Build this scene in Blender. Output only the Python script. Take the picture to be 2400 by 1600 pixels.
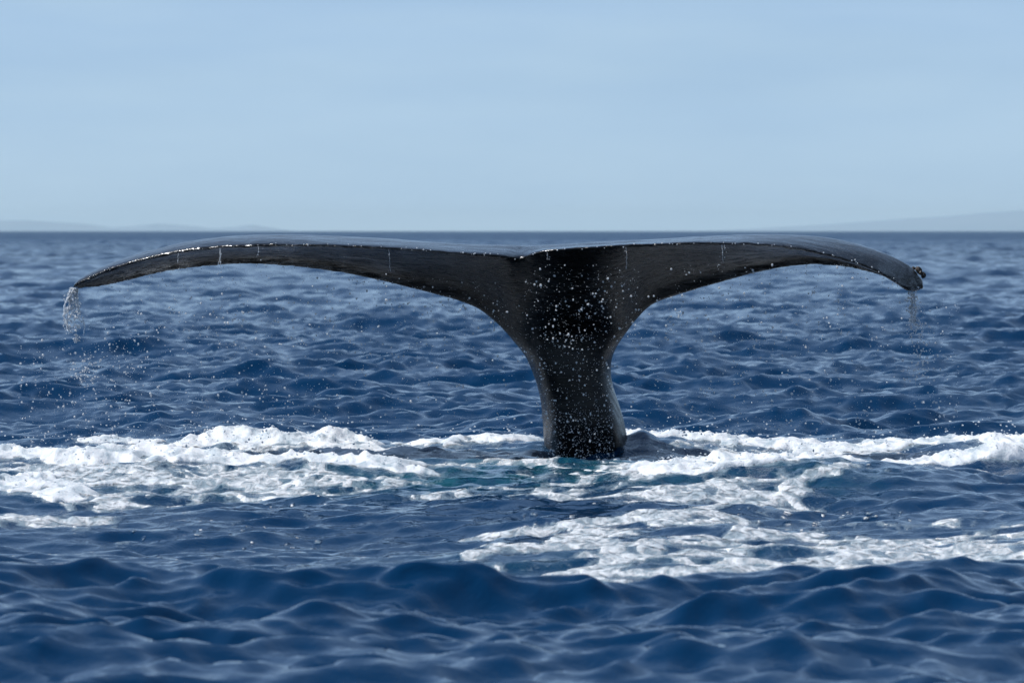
import bpy, math
import numpy as np
from math import radians

rng = np.random.default_rng(7)
scene = bpy.context.scene
for o in list(bpy.data.objects):
    bpy.data.objects.remove(o)

# ------------------------------------------------------------------ camera
F = 11100.0            # focal length in photo pixels (photo 2400 wide)
CAMZ = 1.20            # eye height above the calm water, metres
HOR = 541.0            # photo row of the horizon
cam = bpy.data.cameras.new('camera')
cam_o = bpy.data.objects.new('camera', cam)
scene.collection.objects.link(cam_o)
cam_o.location = (0, 0, CAMZ)
cam_o.rotation_euler = (radians(90), 0, 0)
cam.sensor_width = 36.0
cam.lens = F / 2400.0 * 36.0
cam.shift_y = -(800.0 - HOR) / 2400.0
cam.clip_start = 0.5
cam.clip_end = 60000
cam.dof.use_dof = True
cam.dof.focus_distance = 24.6
cam.dof.aperture_fstop = 8.0
scene.camera = cam_o

# ------------------------------------------------------------------ world, sun, exposure
SUN_DIR = np.array([-0.54, 0.02, 0.82]); SUN_DIR /= np.linalg.norm(SUN_DIR)   # towards the sun
SUN_EL = math.asin(SUN_DIR[2]); SUN_AZ = math.atan2(SUN_DIR[0], SUN_DIR[1])
world = bpy.data.worlds.new('World'); scene.world = world; world.use_nodes = True
nt = world.node_tree; nt.nodes.clear()
W = nt.nodes.new; LK = nt.links.new
out = W('ShaderNodeOutputWorld'); bg = W('ShaderNodeBackground')
sky = W('ShaderNodeTexSky'); sky.sky_type = 'NISHITA'; sky.sun_disc = False
sky.sun_elevation = SUN_EL; sky.sun_rotation = SUN_AZ
sky.altitude = 0; sky.air_density = 0.55; sky.dust_density = 0.05; sky.ozone_density = 6.0
tint = W('ShaderNodeMix'); tint.data_type = 'RGBA'; tint.blend_type = 'MULTIPLY'
tint.inputs['Factor'].default_value = 1.0
tint.inputs[7].default_value = (0.95, 0.97, 1.08, 1)
LK(sky.outputs[0], tint.inputs[6])
# thin high cloud, soft and broad
tc = W('ShaderNodeTexCoord'); mp = W('ShaderNodeMapping'); mp.inputs['Scale'].default_value = (6, 6, 34)
nz = W('ShaderNodeTexNoise'); nz.inputs['Scale'].default_value = 1.6; nz.inputs['Detail'].default_value = 4
nz.inputs['Roughness'].default_value = 0.5
cr = W('ShaderNodeValToRGB'); cr.color_ramp.elements[0].position = 0.42; cr.color_ramp.elements[1].position = 0.72
cr.color_ramp.elements[0].color = (0.84, 0.84, 0.84, 1); cr.color_ramp.elements[1].color = (1.18, 1.18, 1.18, 1)
cm = W('ShaderNodeMix'); cm.data_type = 'RGBA'
cm.inputs[7].default_value = (4.25, 5.95, 7.65, 1)
LK(tc.outputs['Generated'], mp.inputs[0]); LK(mp.outputs[0], nz.inputs['Vector'])
# the veil is thickest towards the horizon, all round
sz_ = W('ShaderNodeSeparateXYZ'); LK(tc.outputs['Generated'], sz_.inputs[0])
def wm(op, a, b):
    n_ = W('ShaderNodeMath'); n_.operation = op
    for i_, v_ in enumerate((a, b)):
        if isinstance(v_, (int, float)): n_.inputs[i_].default_value = v_
        else: LK(v_, n_.inputs[i_])
    return n_.outputs[0]
zz_ = wm('MAXIMUM', sz_.outputs[2], 0.0)
veil = wm('ADD', wm('MULTIPLY', wm('POWER', 2.718, wm('MULTIPLY', zz_, -2.5)), 0.76), 0.13)
LK(nz.outputs[0], cr.inputs[0]); LK(wm('MULTIPLY', cr.outputs[0], veil), cm.inputs[0])
LK(tint.outputs[2], cm.inputs[6]); nz2 = W('ShaderNodeTexNoise'); nz2.inputs['Scale'].default_value = 1.0; nz2.inputs['Detail'].default_value = 5
mp2 = W('ShaderNodeMapping'); mp2.inputs['Scale'].default_value = (12, 12, 70); mp2.inputs['Location'].default_value = (3.1, 0.4, 0.2)
LK(tc.outputs['Generated'], mp2.inputs[0]); LK(mp2.outputs[0], nz2.inputs['Vector'])
cr2 = W('ShaderNodeValToRGB'); cr2.color_ramp.elements[0].position = 0.32; cr2.color_ramp.elements[1].position = 0.68
cr2.color_ramp.elements[0].color = (0.93, 0.95, 0.975, 1); cr2.color_ramp.elements[1].color = (1.05, 1.035, 1.02, 1)
LK(nz2.outputs[0], cr2.inputs[0])
cl = W('ShaderNodeMix'); cl.data_type = 'RGBA'; cl.blend_type = 'MULTIPLY'; cl.inputs[0].default_value = 1.0
LK(cm.outputs[2], cl.inputs[6]); LK(cr2.outputs[0], cl.inputs[7]); LK(cl.outputs[2], bg.inputs[0])
bg.inputs[1].default_value = 0.103
LK(bg.outputs[0], out.inputs[0])

sun = bpy.data.lights.new('sun', 'SUN'); sun.energy = 4.8; sun.angle = radians(0.53); sun.color = (1.0, 0.98, 0.95)
sun_o = bpy.data.objects.new('sun', sun); scene.collection.objects.link(sun_o)
from mathutils import Vector, Matrix
sun_o.rotation_euler = Vector(SUN_DIR).to_track_quat('Z', 'Y').to_euler()
sun_o.location = (-20, -10, 40)

scene.view_settings.view_transform = 'Standard'; scene.view_settings.look = 'None'
scene.view_settings.exposure = 0.0; scene.view_settings.gamma = 1.0
scene.view_settings.use_curve_mapping = False
scene.render.engine = 'CYCLES'
cy = scene.cycles
cy.max_bounces = 10; cy.transmission_bounces = 8; cy.transparent_max_bounces = 10; cy.glossy_bounces = 4
cy.volume_bounces = 0; cy.sample_clamp_indirect = 6.0; cy.sample_clamp_direct = 0
cy.use_denoising = True; cy.caustics_refractive = False; cy.caustics_reflective = False

# ------------------------------------------------------------------ helpers
def px(X, Y, d):
    """world point seen at photo pixel X, Y when it stands d metres away"""
    return np.array([(X - 1200.0) * d / F, d, CAMZ - (Y - HOR) * d / F])

def mesh_np(name, verts, quads=None, tris=None, smooth=True):
    verts = np.asarray(verts, dtype=np.float32)
    me = bpy.data.meshes.new(name)
    me.vertices.add(len(verts)); me.vertices.foreach_set('co', verts.ravel())
    idx = []; starts = []; n = 0
    if quads is not None and len(quads):
        q = np.asarray(quads, dtype=np.int32); idx.append(q.ravel())
        starts.append(np.arange(len(q), dtype=np.int32) * 4); n = len(q) * 4
    if tris is not None and len(tris):
        t = np.asarray(tris, dtype=np.int32); idx.append(t.ravel())
        starts.append(np.arange(len(t), dtype=np.int32) * 3 + n)
    idx = np.concatenate(idx); starts = np.concatenate(starts)
    me.loops.add(len(idx)); me.loops.foreach_set('vertex_index', idx)
    me.polygons.add(len(starts)); me.polygons.foreach_set('loop_start', starts)
    me.update(calc_edges=True); me.validate()
    if smooth: me.polygons.foreach_set('use_smooth', np.ones(len(me.polygons), dtype=bool))
    return me

def attr(me, name, vals):
    a = me.attributes.new(name, 'FLOAT', 'POINT'); a.data.foreach_set('value', np.asarray(vals, dtype=np.float32))

def link(name, me, mat, label=None, cat=None, group=None, kind=None, parent=None):
    o = bpy.data.objects.new(name, me); scene.collection.objects.link(o)
    if mat: me.materials.append(mat)
    if label: o['label'] = label
    if cat: o['category'] = cat
    if group: o['group'] = group
    if kind: o['kind'] = kind
    if parent: o.parent = parent
    return o

def vnoise(x, y, seed=0):
    """gradient noise on a hashed lattice, about -1..1"""
    xi = np.floor(x).astype(np.int64); yi = np.floor(y).astype(np.int64)
    xf = x - xi; yf = y - yi
    def g(ix, iy):
        h = (ix * 374761393 + iy * 668265263 + seed * 974634777) & 0x7fffffff
        h = ((h ^ (h >> 13)) * 1274126177) & 0x7fffffff
        h = h ^ (h >> 16)
        return (h & 0xffff) / 65535.0 * 2 * math.pi
    def dot(ix, iy, fx, fy):
        a = g(ix, iy); return np.cos(a) * fx + np.sin(a) * fy
    u = xf * xf * xf * (xf * (xf * 6 - 15) + 10); v = yf * yf * yf * (yf * (yf * 6 - 15) + 10)
    a = dot(xi, yi, xf, yf); b = dot(xi + 1, yi, xf - 1, yf)
    c = dot(xi, yi + 1, xf, yf - 1); d = dot(xi + 1, yi + 1, xf - 1, yf - 1)
    return ((a * (1 - u) + b * u) * (1 - v) + (c * (1 - u) + d * u) * v) * 1.5

def fbm(x, y, oct=4, seed=0, gain=0.5):
    s = 0; a = 1; t = 0
    for i in range(oct):
        s = s + a * vnoise(x * 2 ** i, y * 2 ** i, seed + i * 17); t += a; a *= gain
    return s / t

def worley(x, y, seed=0):
    """distance to nearest and second-nearest cell point"""
    xi = np.floor(x).astype(np.int64); yi = np.floor(y).astype(np.int64)
    d1 = np.full(x.shape, 9.0); d2 = np.full(x.shape, 9.0)
    for ox in (-1, 0, 1):
        for oy in (-1, 0, 1):
            ix = xi + ox; iy = yi + oy
            h = (ix * 73856093 + iy * 19349663 + seed * 83492791) & 0x7fffffff
            h = ((h ^ (h >> 13)) * 1274126177) & 0x7fffffff; h ^= h >> 15
            rx = (h & 1023) / 1023.0; ry = ((h >> 10) & 1023) / 1023.0
            dd = np.hypot(ix + rx - x, iy + ry - y)
            d2 = np.where(dd < d1, d1, np.minimum(d2, dd)); d1 = np.minimum(d1, dd)
    return d1, d2

def sstep(a, b, x):
    t = np.clip((x - a) / (b - a), 0, 1); return t * t * (3 - 2 * t)

class NT:
    def __init__(s, name):
        s.m = bpy.data.materials.new(name); s.m.use_nodes = True
        s.t = s.m.node_tree; s.t.nodes.clear(); s.o = s.t.nodes.new('ShaderNodeOutputMaterial')
    def n(s, typ, **kw):
        nd = s.t.nodes.new('ShaderNode' + typ)
        for k, v in kw.items(): setattr(nd, k, v)
        return nd
    def l(s, a, b): s.t.links.new(a, b)
    def math(s, op, a, b=None, c=None, clamp=False):
        m = s.n('Math', operation=op, use_clamp=clamp)
        for i, v in enumerate((a, b, c)):
            if v is None: continue
            if isinstance(v, (int, float)): m.inputs[i].default_value = v
            else: s.l(v, m.inputs[i])
        return m.outputs[0]
    def noise(s, vec, scale, detail=3, rough=0.5, dist=0):
        t = s.n('TexNoise'); t.inputs['Scale'].default_value = scale; t.inputs['Detail'].default_value = detail
        t.inputs['Roughness'].default_value = rough; t.inputs['Distortion'].default_value = dist
        s.l(vec, t.inputs['Vector']); return t.outputs[0]
    def mapping(s, vec, scale=(1, 1, 1), rot=(0, 0, 0)):
        m = s.n('Mapping'); m.inputs['Scale'].default_value = scale; m.inputs['Rotation'].default_value = rot
        s.l(vec, m.inputs[0]); return m.outputs[0]
    def mix(s, f, a, b):
        m = s.n('Mix', data_type='RGBA')
        for i, v in ((0, f), (6, a), (7, b)):
            if isinstance(v, (int, float)): m.inputs[i].default_value = v
            elif isinstance(v, tuple): m.inputs[i].default_value = v
            else: s.l(v, m.inputs[i])
        return m.outputs[2]
    def mr(s, v, a, b, c, d):
        m = s.n('MapRange'); s.l(v, m.inputs[0])
        for i, q in enumerate((a, b, c, d)): m.inputs[i + 1].default_value = q
        return m.outputs[0]
    def bump(s, h, strength, dist, normal=None):
        b = s.n('Bump'); b.inputs['Strength'].default_value = strength; b.inputs['Distance'].default_value = dist
        s.l(h, b.inputs['Height'])
        if normal: s.l(normal, b.inputs['Normal'])
        return b.outputs[0]

# ------------------------------------------------------------------ sea surface: summed wave spectra
def cascade(L, N, lam_hi, lam_lo, seed, n_src):
    """height and sideways displacement tiles of a wind sea, wavelengths lam_lo..lam_hi metres"""
    r = np.random.default_rng(seed)
    k1 = np.fft.fftfreq(n_src, 1.0 / n_src) * 2 * math.pi / L
    KX, KY = np.meshgrid(k1, k1, indexing='ij'); K = np.hypot(KX, KY); K[0, 0] = 1
    kp = 2 * math.pi / 7.5
    th = np.arctan2(KY, KX)
    w0 = radians(-72)
    D = 0.13 + np.cos((th - w0)) ** 4 * np.where(np.cos(th - w0) > 0, 1.0, 0.35)
    S = K ** -3.6 * np.exp(-1.25 * (kp / K) ** 2) * D
    lam = 2 * math.pi / K
    win = sstep(lam_lo * 0.8, lam_lo * 1.2, lam) * (1 - sstep(lam_hi * 0.8, lam_hi * 1.2, lam))
    S = S * win; S[0, 0] = 0
    dk = 2 * math.pi / L
    h = (r.normal(size=K.shape) + 1j * r.normal(size=K.shape)) * np.sqrt(S / 2) * dk
    big = np.zeros((3, N, N), dtype=complex); half = n_src // 2
    src = [h, -1j * KX / K * h, -1j * KY / K * h]
    for i in range(3):
        for a, b in ((slice(0, half), slice(0, half)), (slice(-half, None), slice(-half, None))):
            for c, d in ((slice(0, half), slice(0, half)), (slice(-half, None), slice(-half, None))):
                big[i, a, c] = src[i][b, d]
    return [np.fft.ifft2(big[i]).real.astype(np.float32) * N * N for i in range(3)]

def sample(tile, L, x, y):
    N = tile.shape[0]
    u = (x / L) % 1.0 * N; v = (y / L) % 1.0 * N
    i = np.floor(u).astype(np.int32); j = np.floor(v).astype(np.int32)
    fu = (u - i).astype(np.float32); fv = (v - j).astype(np.float32)
    i %= N; j %= N; i2 = (i + 1) % N; j2 = (j + 1) % N
    return (tile[i, j] * (1 - fu) + tile[i2, j] * fu) * (1 - fv) + (tile[i, j2] * (1 - fu) + tile[i2, j2] * fu) * fv

AMP = 0.088
CAS = [(97.0, cascade(97.0, 2048, 40.0, 2.4, 11, 256)),
       (23.0, cascade(23.0, 1024, 2.4, 0.5, 12, 256)),
       (6.1, cascade(6.1, 512, 0.5, 0.10, 13, 256))]

# water heaped up and pushed down by the whale: heights on slices of distance (columns are photo columns)
SX = np.array([-900, -400, 0, 200, 400, 560, 700, 775, 900, 1000, 1200, 1330, 1450, 1600, 1800, 1950, 2100, 2220, 2330, 2400, 2800, 3300.])
SL = {
 10.0: [0]*22,
 13.2: [0,.04,.08,.07,.055,.06,.07,.07,.06,.05,.03,.02,.02,.03,.05,.055,.065,.065,.055,.05,.03,0],
 15.0: [0,.08,.15,.11,.075,.08,.10,.095,.085,.06,.02,.01,.01,.02,.06,.085,.10,.10,.085,.075,.04,0],
 16.8: [0,-.05,-.09,-.10,-.10,-.10,-.09,-.09,-.08,-.05,-.02,-.01,0,0,-.01,-.01,-.01,-.01,0,0,0,0],
 19.0: [0,-.05,-.09,-.10,-.10,-.09,-.09,-.09,-.08,-.07,-.05,-.04,-.02,-.02,-.05,-.06,-.05,-.03,-.02,-.01,0,0],
 21.0: [0,-.02,-.02,-.04,-.05,-.05,-.05,-.05,-.04,-.04,-.01,.0,.01,.0,-.05,-.08,-.07,-.04,-.02,-.02,0,0],
 22.4: [0,.0,.04,.03,.03,.02,.02,.02,.02,.0,.01,.02,.04,.06,.11,.13,.11,.06,.02,.0,0,0],
 23.4: [0,.03,.07,.085,.075,.06,.06,.055,.05,.04,.04,.04,.02,.02,.02,.02,.03,.05,.06,.04,0,0],
 24.4: [0,0,.0,.0,.0,.01,.02,.03,.03,.045,.045,.01,.01,.02,-.01,.0,.0,.01,.01,.0,0,0],
 25.5: [0,.02,.02,.045,.02,.05,.035,.05,.01,.03,.03,.01,.09,.06,.03,.03,.04,.05,.06,.05,.02,0],
 27.0: [0,0,-.03,-.03,-.03,-.03,-.03,-.03,-.03,-.02,0,0,-.01,-.02,-.02,-.02,-.02,-.01,0,0,0,0],
 29.5: [0]*22,
}
SD = np.array(sorted(SL)); SZ = np.array([SL[d] for d in sorted(SL)])
GD = np.linspace(10.0, 29.5, 260); GX = np.linspace(-900, 3300, 300)
tmp = np.stack([np.interp(GX, SX, row) for row in SZ])
kern = np.hanning(13); kern /= kern.sum()
tmp = np.stack([np.convolve(np.pad(r_, 6, mode='edge'), kern, 'valid') for r_ in tmp])
GZ = np.empty((260, 300))
from numpy import interp
for j in range(300):
    # smooth (cosine) blend between slices
    i = np.clip(np.searchsorted(SD, GD) - 1, 0, len(SD) - 2)
    t = (GD - SD[i]) / (SD[i + 1] - SD[i]); t = t * t * (3 - 2 * t)
    GZ[:, j] = tmp[i, j] * (1 - t) + tmp[i + 1, j] * t
def bilin(G, gx, gd, X, d):
    u = np.clip((X - gx[0]) / (gx[1] - gx[0]), 0, len(gx) - 1.001); v = np.clip((d - gd[0]) / (gd[1] - gd[0]), 0, len(gd) - 1.001)
    i = u.astype(int); j = v.astype(int); a = u - i; b = v - j
    return (G[j, i] * (1 - a) + G[j, i + 1] * a) * (1 - b) + (G[j + 1, i] * (1 - a) + G[j + 1, i + 1] * a) * b

def surface(x, y):
    """sea surface point for rest position x, y"""
    d = np.maximum(np.abs(y), 1.0)
    X = 1200 + x * F / np.maximum(y, 3.0)
    inx = sstep(-900, -300, X) * (1 - sstep(2700, 3300, X))
    zone = inx * sstep(15.0, 17.0, y) * (1 - sstep(26.3, 29.0, y))
    fore = inx * sstep(11.5, 15.0, y) * (1 - sstep(15.0, 16.5, y))
    wx = x + 0.25 * fbm(x * 0.9, y * 0.9, 2, 5); wy = y + 0.3 * fbm(x * 0.9 + 31, y * 0.9, 2, 6)
    local = bilin(GZ, GX, GD, 1200 + wx * F / np.maximum(wy, 3.0), wy) * (y > 8)
    # water piled up and torn round the tail stock
    q = np.hypot((x - 0.41) / 0.26, (y - 25.2) / 0.36); nq = np.exp(-((q - 1.0) / 0.9) ** 2) * (q < 6)
    local = local - 0.035 * np.exp(-(((x - 0.36) / 0.28) ** 2 + ((y - 24.72) / 0.22) ** 2)) + (0.012 + 0.035 * sstep(24.9, 25.2, y)) * np.exp(-((q - 1.15) / 0.35) ** 2) * (0.6 + 0.9 * fbm(x * 3 + 7, y * 3, 2, 81)) + nq * (0.030 * fbm(x * 4, y * 3, 3, 82) + 0.012 * fbm(x * 13, y * 9, 2, 83))
    churn = inx * sstep(20.5, 22.5, y) * (1 - sstep(26, 27.5, y)); local = local + churn * 0.014 * (1 - 2 * np.abs(fbm(x * 4.5, y * 3.5, 3, 84)))
    w = [1 - 0.80 * zone - 0.6 * fore, 1 - 0.62 * zone, 1 - 0.45 * zone]
    nr_ = 1 - sstep(13, 17, y); w[0] = w[0] * (1 - 0.6 * nr_); w[1] = w[1] * (1 - 0.42 * nr_)
    w[0] = w[0] * (1 + 0.8 * sstep(60, 260, d))
    w[2] = w[2] * (1 - sstep(60, 150, d)); w[1] = w[1] * (1 - sstep(350, 900, d)); w[0] = w[0] * (1 - sstep(1500, 4500, d))
    near = np.abs(y) + np.abs(x) < 6000
    Z = np.zeros_like(x); DX = np.zeros_like(x); DY = np.zeros_like(x)
    for (L, tl), ww, gain, ch in zip(CAS, w, (0.50, 1.08, 1.40), (0.95, 0.88, 0.5)):
        ww = ww * gain
        m = ww > 0.003
        if not m.any(): continue
        # each band turned a little so the tiles never line up
        a = 0.13 * L
        c, s = math.cos(a), math.sin(a)
        rx, ry = x[m] * 1.0 + 3.7 * L, y[m] * 1.0 + 1.3 * L
        Z[m] += AMP * ww[m] * sample(tl[0], L, rx, ry)
        DX[m] += ch * AMP * ww[m] * sample(tl[1], L, rx, ry)
        DY[m] += ch * AMP * ww[m] * sample(tl[2], L, rx, ry)
    chop = -1.0
    return x + chop * DX, y + chop * DY, Z + local

ds = [-3500, -1500, -600, -200, -60, -20, -5, 0, 3, 5, 6]
d = 7.0
while d < 18000:
    ds.append(d)
    if d < 13: r_ = 0.0042
    elif d < 30: r_ = 0.0018
    elif d < 60: r_ = 0.0021
    elif d < 500: r_ = 0.0030
    elif d < 2500: r_ = 0.0055
    else: r_ = 0.03
    d *= 1 + r_
ds.append(18500)
ds = np.array(ds)
core = np.linspace(-1, 1, 416)
ns = 42
side = np.linspace(0, 1, ns + 1)[1:]
rows = []
for dd in ds:
    a = abs(dd)
    w_core = 0.1081 * max(a, 6) * 1.16 + 0.25
    w_out = min(3 * a + 2500, 22000)
    s = w_core * (w_out / w_core) ** (side ** 2.8)
    s = np.maximum(s, w_core * (1 + 0.25 * side))
    rows.append(np.concatenate([-s[::-1], core * w_core, s]))
gx = np.array(rows); gy = np.repeat(ds[:, None], gx.shape[1], 1)
nr, nc = gx.shape
sx, sy, sz = surface(gx.ravel(), gy.ravel())
vid = np.arange(nr * nc).reshape(nr, nc)
quads = np.stack([vid[:-1, :-1], vid[:-1, 1:], vid[1:, 1:], vid[1:, :-1]], -1).reshape(-1, 4)
print('sea quads', len(quads), nr, nc, 'rms z', sz.std())
sea_me = mesh_np('sea', np.stack([sx, sy, sz], 1), quads)

# air bubbles under the surface turn the water teal close to the tail
def blob(x, y, X, d, rx, rd, p=1.0):
    cx = (X - 1200) * d / F
    return p * np.exp(-(((x - cx) / rx) ** 2 + ((y - d) / rd) ** 2))
def aer(x, y):
    n = 0.5 + 0.5 * fbm(x * 2.2, y * 1.1, 3, 40)
    a = blob(x, y, 1240, 23.9, 0.75, 0.9, 1.2) + blob(x, y, 1420, 22.6, 0.8, 0.9, 0.8) + blob(x, y, 980, 22.6, .5, .7, .5)
    a = a + blob(x, y, 420, 22.2, 1.6, 0.7, 0.5) + blob(x, y, 1900, 22.0, .35, .4, .45) + blob(x, y, 1500, 17.5, 1.0, 1.0, .35)
    return np.clip(a * (0.45 + 0.9 * n), 0, 1)
attr(sea_me, 'aerated', aer(gx.ravel(), gy.ravel()))

def foam_mask(x, y):
    wx = x + 0.16 * fbm(x * 2.1, y * 1.5, 3, 51); wy = y + 0.30 * fbm(x * 2.1 + 9, y * 1.5, 3, 52)
    def B(X, d, rx, rd, p): return blob(wx, wy, X, d, rx, rd, p)
    def stroke(pts, w, p):
        """foam streak along a line of (photo column, distance)"""
        best = np.full(wx.shape, 99.0)
        P = [((X - 1200) * d / F, d) for X, d in pts]
        for (ax, ay), (bx, by) in zip(P[:-1], P[1:]):
            vx, vy = bx - ax, by - ay
            t = np.clip(((wx - ax) * vx + (wy - ay) * vy) / (vx * vx + vy * vy), 0, 1)
            best = np.minimum(best, np.hypot(wx - ax - t * vx, (wy - ay - t * vy) * 0.6))
        return p * np.exp(-(best / w) ** 2)
    # thick froth heaps
    T = np.maximum.reduce([
        B(40, 23.5, .5, .35, 1.0), B(230, 23.4, .55, .4, 1.1), B(420, 23.4, .45, .35, 1.0), B(560, 23.2, .4, .3, .9), B(720, 23.3, .4, .35, .95), B(870, 23.0, .38, .3, 1.0), B(985, 22.9, .2, .22, .85),
        B(280, 25.6, .35, .3, .8), B(560, 25.6, .45, .45, 1.0), B(690, 25.4, .4, .5, 1.0), B(785, 25.3, .22, .5, 1.25), B(860, 24.7, .35, .5, .9), B(1010, 25.6, .35, .35, .75), B(1180, 25.9, .4, .35, .85), B(1090, 25.7, .3, .3, .7),
        B(1440, 24.25, .28, .22, .62), B(1330, 24.35, .2, .12, .55), B(1560, 24.6, .2, .3, .5),
        B(60, 22.0, .45, .4, .7), B(180, 21.6, .3, .3, .6),
        B(1560, 26.1, .4, .5, 1.0), B(1680, 26.0, .5, .45, 1.0), B(1850, 25.6, .5, .35, .85), B(2010, 25.4, .4, .4, .8), B(2120, 25.6, .4, .4, 1.0), B(2250, 25.9, .45, .4, 1.0), B(2390, 25.6, .5, .5, 1.0),
        B(2250, 23.6, .40, .35, 1.1), B(2330, 23.5, .22, .3, 1.05), B(2150, 23.4, .3, .3, .85),
        B(1520, 22.9, .35, .4, .75), B(1680, 22.9, .45, .4, 1.0), B(1800, 22.8, .4, .35, 1.05), B(1930, 22.7, .45, .2, .85), B(1590, 22.4, .35, .4, .8), B(1720, 22.3, .3, .35, .8)])
    # thin lacy sheets and streaks
    S = np.maximum.reduce([
        stroke([(1080,19.5),(1300,19.75),(1500,19.9),(1640,20.3),(1760,21.0),(1900,21.9),(2000,22.4)], .07, 1.15),
        stroke([(1160,18.9),(1240,18.6),(1200,18.2),(1120,18.0)], .09, 1.0),
        stroke([(1420,19.6),(1380,19.0),(1320,18.6),(1400,18.2)], .14, 1.0),
        stroke([(1380,18.4),(1600,18.8),(1750,19.0),(1900,19.4)], .09, .95),
        stroke([(1060,17.2),(1300,17.3),(1500,17.7),(1700,18.0),(1900,18.5),(2300,19.4)], .10, .95), stroke([(1150,16.8),(1400,16.7),(1700,17.0),(2000,17.5),(2350,18.3)], .12, .95),
        stroke([(1250,18.1),(1500,18.1),(1750,18.4),(2050,19.2)], .06, .85), stroke([(1750,17.5),(2000,18.0),(2150,18.5),(2330,18.9)], .10, .9),
        B(1180, 17.1, .6, .55, .46), B(1420, 17.2, .6, .6, .50), B(1650, 17.6, .6, .6, .50), B(1560, 16.6, .7, .4, .52), B(1290, 16.6, .5, .35, .66), B(1850, 17.8, .5, .5, .52), B(1700, 18.3, .45, .35, .48),
        B(2050, 18.4, .5, .5, .85), B(2220, 18.0, .45, .5, .95), B(2300, 17.4, .3, .35, .85), B(2120, 19.0, .5, .3, .7), B(1980, 17.5, .4, .35, .6), B(2350, 19.3, .35, .2, .55),
        B(1640, 19.9, .25, .35, .8), B(1500, 21.2, .5, .5, .50), B(1620, 21.4, .5, .5, .68), B(1250, 21.6, .5, .5, .45), B(1100, 21.4, .4, .4, .36),
        B(1730, 21.4, .35, .6, .75), B(1430, 22.3, .45, .45, .62), B(1300, 22.9, .3, .3, .42), B(1240, 23.8, .6, .4, .46), B(1400, 23.5, .4, .4, .52),
        B(230, 22.5, .7, .5, .82), B(480, 22.4, .7, .5, .82), B(700, 22.5, .5, .45, .78), B(860, 22.4, .4, .4, .62), B(560, 21.9, .6, .35, .62), B(330, 21.6, .5, .3, .55), B(60, 20.2, .35, .35, .55), B(100, 20.6, .3, .3, .55), B(300, 21.2, .4, .25, .45),
        B(700, 21.9, .4, .3, .55), B(480, 25.0, .9, .6, .5), B(1000, 24.6, .5, .5, .45), B(2050, 24.5, .7, .5, .5), B(1800, 25.0, .8, .5, .55), B(1560, 25.2, .2, .3, .30), B(2100, 19.8, 1.2, .5, .30), B(2150, 16.6, .4, .25, .5)])
    d1, d2 = worley(wx * 3.4, wy * 2.3, 4); e1 = d2 - d1
    d3, d4 = worley(wx * 9.0 + 3, wy * 6.0, 5); e2 = d4 - d3
    lace = 1 - sstep(0.03, 0.42, e1) * 0.75 - sstep(0.03, 0.5, e2) * 0.30     # 1 on the cell walls, low inside cells
    n0 = fbm(wx * 3.0, wy * 1.7, 5, 60)
    spk = (1 - sstep(.05, .16, d3)) * sstep(-.05, .25, fbm(x * 1.3, y * .8, 3, 64)) * sstep(19, 20, y) * (1 - sstep(22, 24, y)) * (np.abs(x + 0.1) < 2.3) * 0.8
    mS = np.maximum(S * 1.12 - 0.55 + 0.72 * (lace - 0.45) + 0.45 * n0 + 0.42 * fbm(wx * 1.3 + 4, wy * 0.8, 3, 66), spk * 0.16 - 0.05 - 0.2 * (spk < .05))
    mS = mS - 0.4 * (1 - sstep(.10, .34, S)) * (spk < .3)
    mT = T * 1.12 - 0.57 + 0.72 * fbm(wx * 2.1, wy * 2.5, 5, 61) + 0.24 * (lace - .5)
    mk = np.maximum(mS, mT)
    thick = np.clip(mT, 0, 0.8)
    return mk, thick, mS
film = np.full(gx.size, -0.6); xx_, yy_ = gx.ravel(), gy.ravel()
sel = (yy_ > 15.3) & (yy_ < 28.4) & (np.abs(xx_) < 4.15)
film[sel] = foam_mask(xx_[sel], yy_[sel])[0]
attr(sea_me, 'film', np.clip(film, -0.6, 0.6))

m = NT('sea_water_material')
geo = m.n('NewGeometry'); pos = geo.outputs['Position']
at = m.n('Attribute', attribute_name='aerated')
pb = m.n('BsdfPrincipled')
deep = (0.0003, 0.0235, 0.071, 1)
an = m.noise(m.mapping(pos, (1, .5, 1)), 7, 5, 0.65, 1.0)
col = m.mix(m.math('MULTIPLY', at.outputs['Fac'], m.mr(an, 0.35, 0.62, 0.15, 1.0)), deep, (0.008, 0.072, 0.105, 1))
# film of bubbles round the foam
fl = m.n('Attribute', attribute_name='film')
fn1 = m.noise(m.mapping(pos, (1, .55, 1)), 30, 5, 0.65, 0.8)
fsum = m.math('ADD', fl.outputs['Fac'], m.mr(fn1, 0.2, 0.8, -0.24, 0.24))
ff_ = m.mr(fsum, -0.22, 0.10, 0, 0.6)
col = m.mix(ff_, col, (0.38, 0.48, 0.54, 1))
m.l(col, pb.inputs['Base Color'])
pb.inputs['IOR'].default_value = 1.333; pb.inputs['Specular Tint'].default_value = (0.72, 0.98, 1.0, 1)
sep = m.n('SeparateXYZ'); m.l(pos, sep.inputs[0])
far = m.mr(sep.outputs[1], 40, 600, 0, 1)
m.l(m.math('ADD', m.mr(sep.outputs[1], 80, 700, 0.04, 0.36), m.math('MULTIPLY', ff_, 0.3)), pb.inputs['Roughness'])
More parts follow.
